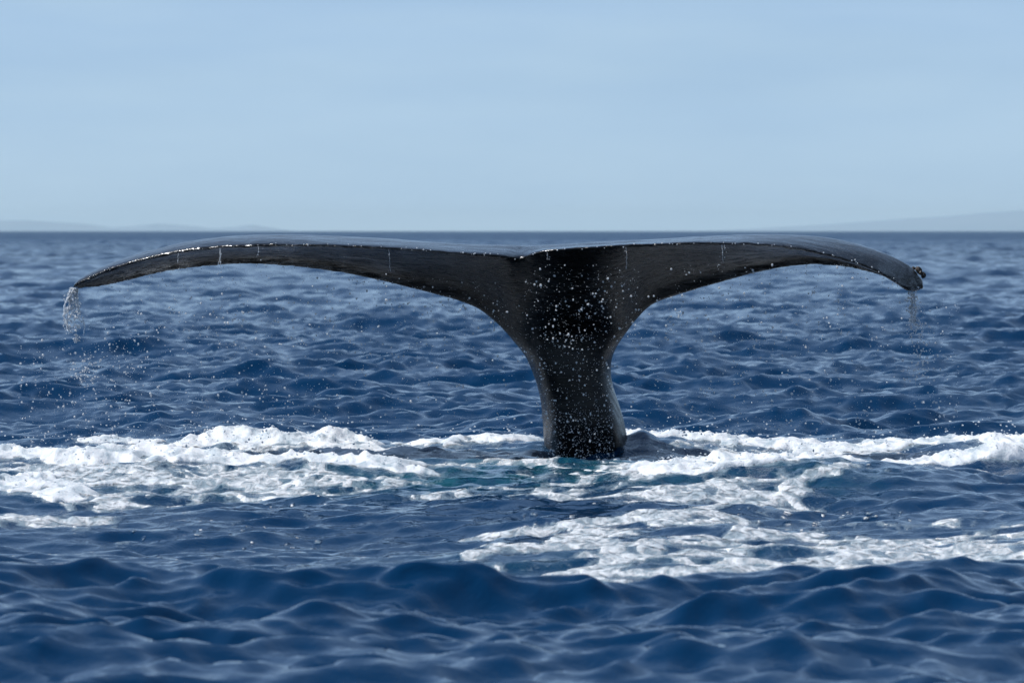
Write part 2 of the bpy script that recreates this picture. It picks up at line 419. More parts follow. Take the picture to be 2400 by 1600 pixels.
# capillary ripples too fine for the mesh
v1 = m.mapping(pos, (1.0, 0.65, 1), (0, 0, 0.35))
r1 = m.noise(v1, 9.0, 4, 0.55, 0.6)
r2 = m.noise(m.mapping(pos, (1, 0.7, 1), (0, 0, -0.5)), 34.0, 3, 0.5, 0.4)
bz = m.bump(r1, 0.35, 0.022)
bz = m.bump(r2, 0.22, 0.006, bz)
bz = m.bump(m.math('MULTIPLY', fn1, m.mr(fl.outputs['Fac'], -0.5, -0.05, 0, 1)), 0.7, 0.02, bz)
# chop too far off for the mesh: facets tilted at random, growing in with distance
tn = m.n('TexNoise'); tn.inputs['Scale'].default_value = 0.30; tn.inputs['Detail'].default_value = 5; tn.inputs['Roughness'].default_value = 0.65
m.l(m.mapping(pos, (1, 1.6, 0.0)), tn.inputs['Vector'])
sub = m.n('VectorMath', operation='SUBTRACT'); m.l(tn.outputs['Color'], sub.inputs[0]); sub.inputs[1].default_value = (0.5, 0.5, 0.5)
scl = m.n('VectorMath', operation='SCALE'); m.l(sub.outputs[0], scl.inputs[0]); m.l(m.mr(sep.outputs[1], 45, 320, 0.0, 1.5), scl.inputs['Scale'])
add = m.n('VectorMath', operation='ADD'); m.l(scl.outputs[0], add.inputs[0]); m.l(bz, add.inputs[1])
nrm = m.n('VectorMath', operation='NORMALIZE'); m.l(add.outputs[0], nrm.inputs[0])
m.l(nrm.outputs[0], pb.inputs['Normal'])
m.l(pb.outputs[0], m.o.inputs[0])
sea = link('sea_water', sea_me, m.m, kind='structure')
sea['label'] = 'dark blue choppy sea water reaching to the horizon'

# ------------------------------------------------------------------ far islands
def island(name, X0, X1, prof, dist, depth, label):
    n = 90; k = 14
    Xs = np.linspace(X0, X1, n); hp = np.interp(Xs, [p[0] for p in prof], [p[1] for p in prof])
    xs = (Xs - 1200) * dist / F
    V = []
    for i in range(n):
        for j in range(k):
            t = j / (k - 1)
            e = math.sin(math.pi * t) ** 0.8
            z = hp[i] * dist / F * e
            V.append((xs[i], dist + depth * (t - 0.5), z))
    V = np.array(V)
    V[:, 2] += 0.10 * np.maximum(V[:, 2], 0) * fbm(V[:, 0] / 300, V[:, 1] / 300, 4, 3) - 0.5
    vid = np.arange(n * k).reshape(n, k)
    q = np.stack([vid[:-1, :-1], vid[1:, :-1], vid[1:, 1:], vid[:-1, 1:]], -1).reshape(-1, 4)
    mm = NT(name + '_material'); p = mm.n('BsdfPrincipled')
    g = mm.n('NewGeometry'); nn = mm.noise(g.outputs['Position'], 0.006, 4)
    mm.l(mm.mix(nn, (0.19, 0.28, 0.36, 1), (0.23, 0.31, 0.38, 1)), p.inputs['Base Color']); p.inputs['Roughness'].default_value = 0.9  # part of the distance haze is put into this pale blue base colour
    mm.l(p.outputs[0], mm.o.inputs[0])
    o = link(name, mesh_np(name, V, q), mm.m, kind='structure'); o['label'] = label
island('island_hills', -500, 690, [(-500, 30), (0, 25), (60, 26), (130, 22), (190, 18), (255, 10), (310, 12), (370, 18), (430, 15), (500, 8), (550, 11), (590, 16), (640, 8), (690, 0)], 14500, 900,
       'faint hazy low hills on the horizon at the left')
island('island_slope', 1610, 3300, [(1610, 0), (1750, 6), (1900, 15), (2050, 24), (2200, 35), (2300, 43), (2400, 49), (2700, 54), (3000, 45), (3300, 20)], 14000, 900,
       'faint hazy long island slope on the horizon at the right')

# ------------------------------------------------------------------ whale tail
TOP = np.array([(170,671),(182,656),(212,638),(270,612),(338,590),(406,573),(474,560.5),(542,553),(610,550),(678,550),(780,553),(900,560),(1000,567),(1072,572),(1140,575.5),(1208,577),(1252,579),(1310,577),(1412,571),(1514,565),(1636,556),(1738,551),(1806,550),(1874,551),(1942,557),(2010,571),(2078,593.5),(2122,616),(2143,631),(2163,657)])
TRL = np.array([(170,672),(178,664),(236,636.5),(304,613),(372,596),(440,583),(508,575.5),(610,571),(712,571),(814,573.5),(900,578),(970,582),(1106,592),(1174,597),(1206,602),(1217,608),(1230,601),(1252,592),(1286,585),(1378,579),(1480,572.5),(1600,568),(1636,567),(1738,567.5),(1823,573),(1891,582),(1942,593.5),(2010,612),(2061,633),(2105,660),(2129,676),(2163,670)])
LOW = np.array([(170,674),(188,677),(226,674),(256,668),(304,657),(365,641),(423,631),(491,623),(559,619),(627,620),(712,627.5),(814,641),(902,660),(1004,685),(1072,704),(1120,724.5),(1157,753),(1191,790),(1225,815),(1330,830),(1436,815),(1463,792),(1490,752),(1521,718),(1565,699),(1636,677),(1704,658),(1772,639.5),(1840,626.5),(1891,621),(1942,622),(1993,627.5),(2044,639.5),(2078,651),(2112,672),(2129,682),(2146,685),(2163,674)])
YT = np.array([(170,24.54),(300,24.36),(600,24.20),(900,24.16),(1150,24.20),(1203,24.22),(1217,24.34),(1232,24.24),(1290,24.18),(1600,24.14),(1900,24.18),(2061,24.34),(2129,24.50),(2163,24.60)])
YL = np.array([(170,24.60),(300,24.74),(600,24.88),(900,24.95),(1072,24.96),(1340,24.92),(1600,24.95),(1900,24.86),(2100,24.70),(2163,24.64)])
TH = np.array([(170,.018),(300,.045),(600,.07),(900,.10),(1100,.16),(1340,.20),(1560,.16),(1800,.09),(2000,.06),(2110,.045),(2163,.03)])
def it(A, x): return np.interp(x, A[:, 0], A[:, 1])
nst = 300
st = np.concatenate([np.linspace(170.5, 200, 14)[:-1], np.linspace(200, 2130, nst), np.linspace(2130, 2162.5, 14)[1:]])
def smooth(v, k=5):
    kk = np.hanning(k + 2)[1:-1]; kk /= kk.sum()
    return np.convolve(np.pad(v, k // 2, mode='edge'), kk, 'valid')
ctop, ctrl, clow = smooth(it(TOP, st)), smooth(it(TRL, st), 3), smooth(it(LOW, st), 9)
cyt, cyl, cth = smooth(it(YT, st), 3), smooth(it(YL, st)), smooth(it(TH, st))
# slightly ragged trailing edge
ctrl = ctrl + 2.4 * fbm(st / 21.0, st * 0, 4, 2) + 2.2 * np.clip(fbm(st / 60.0, st * 0 + 9, 3, 3) - .25, 0, 1) * 4; cyt = cyt + 0.012 * fbm(st / 40.0, st * 0 + 5, 3, 4)
def catmull(P, per=5):
    P = np.asarray(P); n = len(P); o = []
    for i in range(n):
        p0, p1, p2, p3 = P[i - 1], P[i], P[(i + 1) % n], P[(i + 2) % n]
        for t in np.arange(per) / per:
            o.append(0.5 * ((2 * p1) + (-p0 + p2) * t + (2 * p0 - 5 * p1 + 4 * p2 - p3) * t * t + (-p0 + 3 * p1 - 3 * p2 + p3) * t ** 3))
    return np.array(o)
V = []
for i, X in enumerate(st):
    yT, yL, th = cyt[i], cyl[i], cth[i]
    yC = yT + 0.56 * (yL - yT); wc = math.exp(-((X - 1335) / 120.0) ** 2)
    zT = CAMZ - (ctrl[i] - HOR) * yT / F; zC = CAMZ - (ctop[i] - HOR) * yC / F; zL = CAMZ - (clow[i] - HOR) * yL / F
    zT = min(zT, zC - 0.004); zL = min(zL, zT - 0.006) if X < 2090 else min(zL, zC - 0.02)
    lip = min(0.016, 0.3 * (zC - zL))
    hL = min(th * 0.5, 0.3 * (yL - yT) + 0.01)
    dropL = min(hL, 0.35 * (zC - zL))
    T1 = (yT, zT); T2 = (yT + 0.008, zT - lip)
    C = (yC, zC); C1 = (yT + 0.22 * (yL - yT), zT + 0.62 * (zC - zT))
    Q = (yC + 0.72 * (yL + hL - yC), zC - 0.30 * (zC - zL))
    Lo = (yL + hL, zL + dropL); L0 = (yL, zL); Li = (yL - hL, zL + dropL)
    thq = min(th, 0.4 * (zC - zL))
    Qi = (yT + (0.55 - 0.16 * wc) * (yL - yT) - 0.3 * hL, 0.5 * (zT + zL) + 0.13 * (zT - zL) + 0.0)
    Ci = (yT + (0.25 - 0.10 * wc) * (yL - yT), zT - lip - 0.12 * (zT - zL))
    ring = catmull([T1, C1, C, Q, Lo, L0, Li, Qi, Ci, T2], 5)
    xx = (X - 1200) / F * ring[:, 0]
    V.append(np.stack([xx, ring[:, 0], ring[:, 1]], 1))
V = np.array(V); ns_, nring = V.shape[:2]
verts = V.reshape(-1, 3)
vid = np.arange(ns_ * nring).reshape(ns_, nring); nxt = np.roll(vid, -1, 1)
fq = np.stack([vid[:-1], vid[1:], nxt[1:], nxt[:-1]], -1).reshape(-1, 4)
base = len(verts)
verts = np.concatenate([verts, V[0].mean(0)[None], V[-1].mean(0)[None]])
ft = [(base, vid[0, j], vid[0, (j + 1) % nring]) for j in range(nring)] + [(base + 1, vid[-1, (j + 1) % nring], vid[-1, j]) for j in range(nring)]
# peduncle: rings of photo row, left and right edge, distance, half depth
PED = [(724,1150,1490,24.94,.10),(753,1163,1484,24.95,.13),(792,1194,1460,24.99,.16),(830,1228,1437,25.03,.20),
       (860,1243,1430,25.05,.22),(898,1256,1434,25.08,.25),(933,1266,1447,25.11,.27),(984,1272,1462,25.15,.30),
       (1030,1275,1471,25.20,.33),(1063,1277,1480,25.24,.35),(1120,1280,1495,25.30,.38),(1250,1285,1520,25.45,.42)]
PED = np.array(PED); rr = np.linspace(724, 1250, 56)
P2 = np.stack([rr] + [smooth(np.interp(rr, PED[:, 0], PED[:, k]), 5) for k in range(1, 5)], 1)
# flat belly side, flank bevelled on the left
SEC = catmull([(1,.1),(.85,.6),(.4,.95),(-.4,.95),(-.85,.6),(-1,.1),(-.93,-.35),(-.72,-.82),(-.4,-.97),(.2,-1),(.7,-.88),(.93,-.4)], 5); npd = len(SEC)
PV = []
for r_, l_, q_, yc, b in P2:
    z = CAMZ - (r_ - HOR) * yc / F
    cx = ((l_ + q_) / 2 - 1200) * yc / F; a = (q_ - l_) / 2 * yc / F
    X_ = cx + a * SEC[:, 0]; Y_ = yc + b * SEC[:, 1]
    PV.append(np.stack([X_, Y_, np.full(npd, z)], 1))
PV = np.array(PV); o0 = len(verts)
pid = np.arange(PV.shape[0] * npd).reshape(-1, npd) + o0; pn = np.roll(pid, -1, 1)
pq = np.stack([pid[:-1], pn[:-1], pn[1:], pid[1:]], -1).reshape(-1, 4)
verts = np.concatenate([verts, PV.reshape(-1, 3), PV[0].mean(0)[None], PV[-1].mean(0)[None]])
e0 = len(verts) - 2
ft += [(e0, pid[0, (j + 1) % npd], pid[0, j]) for j in range(npd)] + [(e0 + 1, pid[-1, j], pid[-1, (j + 1) % npd]) for j in range(npd)]
tmp_me = mesh_np('whale_raw', verts, np.concatenate([fq, pq]), ft)
tmp_o = bpy.data.objects.new('whale_raw', tmp_me); scene.collection.objects.link(tmp_o)
rm = tmp_o.modifiers.new('r', 'REMESH'); rm.mode = 'VOXEL'; rm.voxel_size = 0.0085
smo = tmp_o.modifiers.new('s', 'SMOOTH'); smo.factor = 0.5; smo.iterations = 6
dg = bpy.context.evaluated_depsgraph_get()
whale_me = bpy.data.meshes.new_from_object(tmp_o.evaluated_get(dg))
bpy.data.objects.remove(tmp_o); bpy.data.meshes.remove(tmp_me)
whale_me.name = 'whale'
nv = len(whale_me.vertices); co = np.empty(nv * 3, np.float32); whale_me.vertices.foreach_get('co', co); co = co.reshape(-1, 3)
no = np.empty(nv * 3, np.float32); whale_me.vertices.foreach_get('normal', no); no = no.reshape(-1, 3)
ed = np.empty(len(whale_me.edges) * 2, np.int32); whale_me.edges.foreach_get('vertices', ed); ed = ed.reshape(-1, 2)
deg = np.bincount(ed.ravel(), minlength=nv).astype(np.float64)
wgt = np.exp(-((co[:, 0] - 0.29) / 0.34) ** 2) * sstep(1.11, 1.04, co[:, 2]) * sstep(.15, .35, co[:, 2])
for _ in range(140):      # melt the flukes into the tail stock
    acc = np.stack([np.bincount(ed[:, 0], co[ed[:, 1], k], nv) + np.bincount(ed[:, 1], co[ed[:, 0], k], nv) for k in range(3)], 1) / deg[:, None]
    co = co + (acc - co) * (0.6 * wgt)[:, None]
lump = 0.0035 * fbm(co[:, 0] * 3 + co[:, 2] * 2, co[:, 1] * 5 + co[:, 2] * 6, 3, 9) + 0.0016 * fbm(co[:, 0] * 9, co[:, 1] * 14 + co[:, 2] * 14, 3, 10)
co = co + no * lump[:, None]
whale_me.vertices.foreach_set('co', co.astype(np.float32).ravel())
whale_me.polygons.foreach_set('use_smooth', np.ones(len(whale_me.polygons), dtype=bool))
whale_me.update()
print('whale verts', nv)

m = NT('whale_skin')
geo = m.n('NewGeometry'); pos = geo.outputs['Position']
pb = m.n('BsdfPrincipled')
streak = m.noise(m.mapping(pos, (5, 16, 30), (0.15, 0.12, 0)), 1.6, 6, 0.62, 0.7)
fine = m.noise(m.mapping(pos, (22, 60, 95), (0.2, 0.1, 0)), 1.5, 5, 0.6, 0.9)
blotch = m.noise(pos, 3.2, 5, 0.6)
c1 = m.mix(m.mr(blotch, 0.45, 0.7, 0, 1), (0.0012, 0.0014, 0.0018, 1), (0.005, 0.0052, 0.0056, 1))
c2 = m.mix(m.mr(fine, 0.60, 0.78, 0, 0.6), c1, (0.013, 0.013, 0.014, 1))
scr = m.noise(m.mapping(pos, (3, 40, 55), (0.3, 0.5, 0.1)), 1.3, 2, 0.5, 0.3)
spot = m.n('TexVoronoi'); spot.inputs['Scale'].default_value = 16; m.l(pos, spot.inputs['Vector'])
c2 = m.mix(m.mr(scr, 0.70, 0.74, 0, 0.7), c2, (0.05, 0.05, 0.052, 1))      # old scratches
c2 = m.mix(m.math('MULTIPLY', m.mr(spot.outputs['Distance'], 0.10, 0.16, 1, 0), m.mr(blotch, 0.52, 0.6, 0, 0.6)), c2, (0.07, 0.068, 0.062, 1))  # scars of lost barnacles
px3 = m.n('SeparateXYZ'); m.l(pos, px3.inputs[0])
lobe = m.mr(m.math('ABSOLUTE', m.math('SUBTRACT', px3.outputs[0], 0.3)), 0.5, 1.3, 0.0, 1.0)      # greyer streaks towards the tips
c2 = m.mix(m.math('MULTIPLY', lobe, m.math('MULTIPLY', m.mr(fine, 0.46, 0.62, 0, 1), m.mr(streak, 0.42, 0.58, 0.15, 1))), c2, (0.050, 0.050, 0.053, 1))
edge_x = m.math('ADD', px3.outputs[0], m.math('MULTIPLY', px3.outputs[2], 0.16))     # sunlight on the left flank of the tail stock, painted into the skin colour
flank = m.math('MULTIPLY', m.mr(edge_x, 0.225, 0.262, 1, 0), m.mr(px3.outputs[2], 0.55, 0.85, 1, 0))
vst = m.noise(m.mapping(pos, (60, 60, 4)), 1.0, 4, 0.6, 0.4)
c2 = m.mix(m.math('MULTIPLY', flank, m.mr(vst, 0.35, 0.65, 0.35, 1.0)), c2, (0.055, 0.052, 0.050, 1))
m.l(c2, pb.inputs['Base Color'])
m.l(m.mr(streak, 0.3, 0.7, 0.16, 0.42), pb.inputs['Roughness'])
pb.inputs['IOR'].default_value = 1.36
sn = m.n('SeparateXYZ'); m.l(geo.outputs['Normal'], sn.inputs[0])
bz = m.bump(streak, 0.6, 0.014); stock = m.mr(px3.outputs[2], 0.5, 0.8, 0.3, 1.0)
m.l(m.math('MULTIPLY', stock, m.mr(sn.outputs[2], 0.1, 0.6, 0.6, 0.16)), bz.node.inputs['Strength'])
bz = m.bump(fine, 0.8, 0.006, bz); m.l(m.math('MULTIPLY', stock, m.mr(sn.outputs[2], 0.1, 0.6, 0.8, 0.22)), bz.node.inputs['Strength'])
m.l(bz, pb.inputs['Coat Normal'])
outer = m.mr(m.math('ABSOLUTE', m.math('SUBTRACT', px3.outputs[0], 0.3)), 0.45, 1.2, 0.18, 1.3)
drain = m.math('MULTIPLY', m.math('MULTIPLY', m.mr(streak, 0.42, 0.56, 0.04, 0.8), m.mr(blotch, 0.40, 0.56, 0.3, 1.0)), outer)
sp_ = m.n('SeparateXYZ'); m.l(pos, sp_.inputs[0])
drain = m.math('MAXIMUM', drain, m.math('MULTIPLY', m.mr(sp_.outputs[2], 0.55, 0.8, 0.26, 0.0), m.mr(blotch, 0.38, 0.58, 0.5, 1.0)))   # tail stock still sheeting water
m.l(m.math('MAXIMUM', drain, m.mr(sn.outputs[2], 0.1, 0.5, 0.0, 1.0)), pb.inputs['Coat Weight'])   # water lies on what faces up, drains in streaks elsewhere
m.l(m.mr(blotch, 0.35, 0.65, 0.10, 0.24), pb.inputs['Coat Roughness']); pb.inputs['Coat IOR'].default_value = 1.7; pb.inputs['Specular IOR Level'].default_value = 0.15
m.l(bz, pb.inputs['Normal']); m.l(pb.outputs[0], m.o.inputs[0])
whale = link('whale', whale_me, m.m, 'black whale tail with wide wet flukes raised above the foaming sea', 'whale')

# barnacles on the right-hand fluke tip
m = NT('barnacle_shell'); geo = m.n('NewGeometry'); p = m.n('BsdfPrincipled')
nn = m.noise(geo.outputs['Position'], 60, 4)
m.l(m.mix(nn, (0.006, 0.004, 0.002, 1), (0.04, 0.023, 0.009, 1)), p.inputs['Base Color']); p.inputs['Roughness'].default_value = 0.55
m.l(m.bump(nn, 0.9, 0.01), p.inputs['Normal']); m.l(p.outputs[0], m.o.inputs[0]); BARN = m.m
def barnacle_mesh(seed):
    r = np.random.default_rng(seed); n1, n2 = 18, 9; vs = []
    for j in range(n2):
        t = j / (n2 - 1)
        prof = [(1.0, -.3), (1.08, 0), (1.05, .3), (.95, .6), (.80, .85), (.58, .98), (.40, .95), (.30, .75), (.05, .6)][j]
        for i in range(n1):
            a = i / n1 * 2 * math.pi
            rad = prof[0] * (1 + 0.10 * math.cos(6 * a + seed)) * (1 + 0.05 * r.normal())
            vs.append((rad * math.cos(a), rad * math.sin(a), prof[1] + 0.04 * r.normal()))
    vid = np.arange(n1 * n2).reshape(n2, n1); nx_ = np.roll(vid, -1, 1)
    return mesh_np('barnacle', vs, np.stack([vid[:-1], nx_[:-1], nx_[1:], vid[1:]], -1).reshape(-1, 4))
bm_ = [barnacle_mesh(3), barnacle_mesh(8)]
for b_ in bm_: b_.materials.append(BARN)
for X, Y, d_, s, dr in [(2152,634,24.62,.021,(.9,-.5,.6)),(2163,645,24.62,.017,(1,-.6,.1)),(2141,629,24.64,.010,(.4,-.5,.8)),(2158,640,24.585,.012,(.5,-1,.3)),
                        (2159,672,24.60,.011,(1,-.5,-.2)),(2150,631,24.66,.013,(.4,.3,1))]:
    o = bpy.data.objects.new('barnacle', bm_[0 if s > .012 else 1]); scene.collection.objects.link(o)
    o.parent = whale; o.location = px(X, Y, d_); o.scale = (s * .88, s * .88, s * 0.8)
    o.rotation_euler = Vector(dr).to_track_quat('Z', 'Y').to_euler()

# ------------------------------------------------------------------ foam
fx = np.arange(-4.2, 4.2, 0.0105); fy = [15.3]
while fy[-1] < 28.5: fy.append(fy[-1] * 1.0010)
fy = np.array(fy)
FX, FY = np.meshgrid(fx * 1.0, fy, indexing='ij')
x, y = FX.ravel(), FY.ravel()
mk, thick, mS = foam_mask(x, y)
# cauliflower lumps: billowed noise at several sizes
def billow(s, seed): return 1 - np.abs(vnoise(x * s, y * s * 0.8, seed))
bl = 0.022 * billow(3.2, 70) ** 2 + 0.026 * billow(7, 71) ** 2 + 0.014 * billow(14, 72) ** 2 + 0.016 * billow(27, 73) ** 1.5
peak = blob(x, y, 780, 25.25, 0.13, .25, 0.022) + blob(x, y, 2325, 23.5, .12, .2, .04) + blob(x, y, 570, 25.6, .3, .25, .04)
lift = np.where(mk < 0.01, np.clip((mk - 0.01) * 0.6, -0.08, 0), np.clip((mk - 0.01) * 0.12, 0, 0.003)) + thick * 1.2 * bl + np.clip(mS, 0, .5) * 0.006 + peak * (thick > 0.02) * np.clip(thick * 3, 0, 1)
px_, py_, pz_ = surface(x, y)
pz_ = pz_ + lift
keep = (mk > -0.12).reshape(FX.shape)
for _ in range(2):      # let the sheet run on under water past its edge
    k2 = keep.copy(); k2[1:] |= keep[:-1]; k2[:-1] |= keep[1:]; k2[:, 1:] |= keep[:, :-1]; k2[:, :-1] |= keep[:, 1:]; keep = k2
keep = keep.ravel()
n1, n2 = FX.shape
vid = np.arange(n1 * n2).reshape(n1, n2)
q = np.stack([vid[:-1, :-1], vid[1:, :-1], vid[1:, 1:], vid[:-1, 1:]], -1).reshape(-1, 4)
q = q[keep[q].all(1)]
used = np.unique(q); remap = np.full(n1 * n2, -1, np.int64); remap[used] = np.arange(len(used))
fv = np.stack([px_, py_, pz_], 1)[used]
foam_me = mesh_np('sea_foam', fv, remap[q])
attr(foam_me, 'cover', mk[used]); attr(foam_me, 'thick', thick[used])
print('foam quads', len(q))
m = NT('foam_material')
geo = m.n('NewGeometry'); pos = geo.outputs['Position']
a1 = m.n('Attribute', attribute_name='cover'); a2 = m.n('Attribute', attribute_name='thick')
nf = m.noise(m.mapping(pos, (1, .5, 1)), 22, 4, 0.55, 0.6)
nm = m.noise(m.mapping(pos, (1, .6, 1)), 9, 4, 0.6, 0.5)
cov = m.math('ADD', a1.outputs['Fac'], m.mr(nf, 0, 1, -0.11, 0.11))
fac = m.mr(cov, -0.18, -0.12, 0, 1)
bub = m.noise(pos, 130, 2, 0.6)
white = m.n('BsdfPrincipled'); white.inputs['Roughness'].default_value = 0.45
wetness = m.mr(nm, 0.46, 0.66, 0, 1)
m.l(m.mix(wetness, (0.72, 0.74, 0.76, 1), (0.36, 0.43, 0.48, 1)), white.inputs['Base Color'])
white.inputs['IOR'].default_value = 1.33
bz = m.bump(nm, 0.45, 0.025); bz = m.bump(nf, 0.55, 0.012, bz); bz = m.bump(bub, 0.4, 0.004, bz)
white.inputs['Subsurface Weight'].default_value = 0.3; white.inputs['Subsurface Radius'].default_value = (0.8, 1.0, 1.1); white.inputs['Subsurface Scale'].default_value = 0.025
m.l(bz, white.inputs['Normal'])
tr = m.n('BsdfTransparent'); mx = m.n('MixShader')
# between the bubbles thin froth lets the water through
thin = m.mr(m.math('ADD', nf, m.math('MULTIPLY', a2.outputs['Fac'], 0.75)), 0.38, 0.62, 0.10, 1.0)
thin = m.math('MAXIMUM', thin, m.mr(a2.outputs['Fac'], 0.0, 0.06, 0, 1))
m.l(m.math('MULTIPLY', fac, thin), mx.inputs[0]); m.l(tr.outputs[0], mx.inputs[1]); m.l(white.outputs[0], mx.inputs[2])
m.l(mx.outputs[0], m.o.inputs[0]); FOAM = m.m
link('sea_foam', foam_me, FOAM, 'white churned sea foam spread over the water around the whale tail', 'foam', kind='stuff')

# ------------------------------------------------------------------ water drops
def ico(sub):
    t = (1 + 5 ** .5) / 2
    v = [(-1,t,0),(1,t,0),(-1,-t,0),(1,-t,0),(0,-1,t),(0,1,t),(0,-1,-t),(0,1,-t),(t,0,-1),(t,0,1),(-t,0,-1),(-t,0,1)]
    f = [(0,11,5),(0,5,1),(0,1,7),(0,7,10),(0,10,11),(1,5,9),(5,11,4),(11,10,2),(10,7,6),(7,1,8),(3,9,4),(3,4,2),(3,2,6),(3,6,8),(3,8,9),(4,9,5),(2,4,11),(6,2,10),(8,6,7),(9,8,1)]
    v = [np.array(q) / np.linalg.norm(q) for q in v]
    for _ in range(sub):
        cache = {}; nf = []
        def mid(a, b):
            k = (min(a, b), max(a, b))
            if k not in cache:
                w = v[a] + v[b]; v.append(w / np.linalg.norm(w)); cache[k] = len(v) - 1
            return cache[k]
        for a, b, c in f:
            ab, bc, ca = mid(a, b), mid(b, c), mid(c, a); nf += [(a, ab, ca), (b, bc, ab), (c, ca, bc), (ab, bc, ca)]
        f = nf
    return np.array(v), np.array(f)
IV, IF = ico(1); IV0, IF0 = ico(0)
def drops(P, R, stretch=None, iv=IV, ff=IF, rough=0.18):
    n = len(P); nvv = len(iv)
    sc = np.ones((n, 1, 3)) if stretch is None else stretch[:, None, :]
    wob = 1 + rough * rng.normal(size=(n, nvv, 1))
    v = iv[None] * R[:, None, None] * sc * wob + P[:, None, :]
    f = ff[None] + (np.arange(n) * nvv)[:, None, None]
    return v.reshape(-1, 3), f.reshape(-1, 3)
m = NT('water_drop_material')
g = m.n('BsdfGlass'); g.inputs['IOR'].default_value = 1.333; g.inputs['Roughness'].default_value = 0.0
wd = m.n('BsdfPrincipled'); wd.inputs['Base Color'].default_value = (0.92, 0.94, 0.96, 1); wd.inputs['Roughness'].default_value = 0.15
tl_ = m.n('BsdfTranslucent'); tl_.inputs[0].default_value = (0.85, 0.9, 0.95, 1)
m2 = m.n('MixShader'); m2.inputs[0].default_value = 0.45; m.l(wd.outputs[0], m2.inputs[1]); m.l(tl_.outputs[0], m2.inputs[2])
mx = m.n('MixShader'); mx.inputs[0].default_value = 0.70
m.l(g.outputs[0], mx.inputs[1]); m.l(m2.outputs[0], mx.inputs[2]); m.l(mx.outputs[0], m.o.inputs[0]); DROP = m.m

def cloud(n, X0, X1, Y0, Y1, d0, d1, rmin=.0013, rmax=.0062, ypow=1.0):
    n = int(n * 1.9)
    X = rng.uniform(X0, X1, n); Y = Y0 + (Y1 - Y0) * rng.uniform(0, 1, n) ** ypow; d = rng.uniform(d0, d1, n)
    P = np.stack([(X - 1200) * d / F, d, CAMZ - (Y - HOR) * d / F], 1)
    R = rmin + (rmax - rmin) * rng.uniform(0, 1, n) ** 5.5
    return P, R
parts = [cloud(330, 40, 330, 790, 1040, 24.0, 25.0, ypow=.8), cloud(420, 250, 700, 700, 1040, 24.0, 24.9), cloud(130, 330, 900, 650, 800, 24.1, 24.8),
         cloud(330, 600, 1200, 700, 1040, 24.0, 24.9), cloud(260, 760, 1180, 650, 850, 24.1, 24.8, rmax=.005), cloud(420, 1255, 1440, 640, 1085, 24.1, 24.62, .0014, .0052, .75),
         cloud(300, 1270, 1440, 960, 1090, 24.2, 24.7, .0012, .0036), cloud(700, 60, 1200, 700, 1050, 24.0, 25.0, .0008, .0018), cloud(700, 1200, 2250, 690, 1050, 24.0, 25.0, .0008, .0018), cloud(200, 1230, 1500, 620, 800, 24.0, 24.35),
         cloud(330, 1480, 1900, 690, 1020, 24.0, 24.9), cloud(200, 1560, 2000, 620, 800, 24.0, 24.4, rmax=.006), cloud(230, 1880, 2250, 700, 1030, 24.0, 24.9),
         cloud(120, 0, 2400, 960, 1080, 23.5, 25.5), cloud(110, 900, 1700, 1070, 1180, 23.0, 24.2, rmax=.006)]
# drops shaken off the lower edge of the flukes
XL = np.concatenate([rng.uniform(230, 1180, 420), rng.uniform(1490, 2110, 300)]); YLw = it(LOW, XL) + rng.exponential(38, len(XL)) - 4; dL = it(YL, XL) - 0.05 + rng.normal(size=len(XL)) * 0.05
parts.append((np.stack([(XL - 1200) * dL / F, dL, CAMZ - (YLw - HOR) * dL / F], 1), rng.uniform(.0011, .0032, len(XL))))
# loose clusters where a drip has just broken up
for _ in range(70):
    X = rng.uniform(200, 2200); Y = rng.uniform(680, 1000); dd = rng.uniform(24.1, 24.8); n = rng.integers(4, 12)
    P = px(X, Y, dd)[None] + rng.normal(size=(n, 3)) * np.array([.02, .02, .03]); parts.append((P, rng.uniform(.0012, .0046, n)))
P = np.concatenate([p_[0] for p_ in parts]); R = np.concatenate([p_[1] for p_ in parts])
st_ = np.stack([np.ones(len(P)), np.ones(len(P)), rng.uniform(.85, 1.35, len(P))], 1)
big_ = R > 0.0034
v, f = drops(P[big_], R[big_], st_[big_])
v0, f0 = drops(P[~big_], R[~big_], st_[~big_], IV0, IF0)
f = np.concatenate([f, f0 + len(v)]); v = np.concatenate([v, v0])
link('water_spray', mesh_np('water_spray', v, tris=f), DROP, 'clear falling water drops scattered in the air below the flukes', 'spray', kind='stuff')

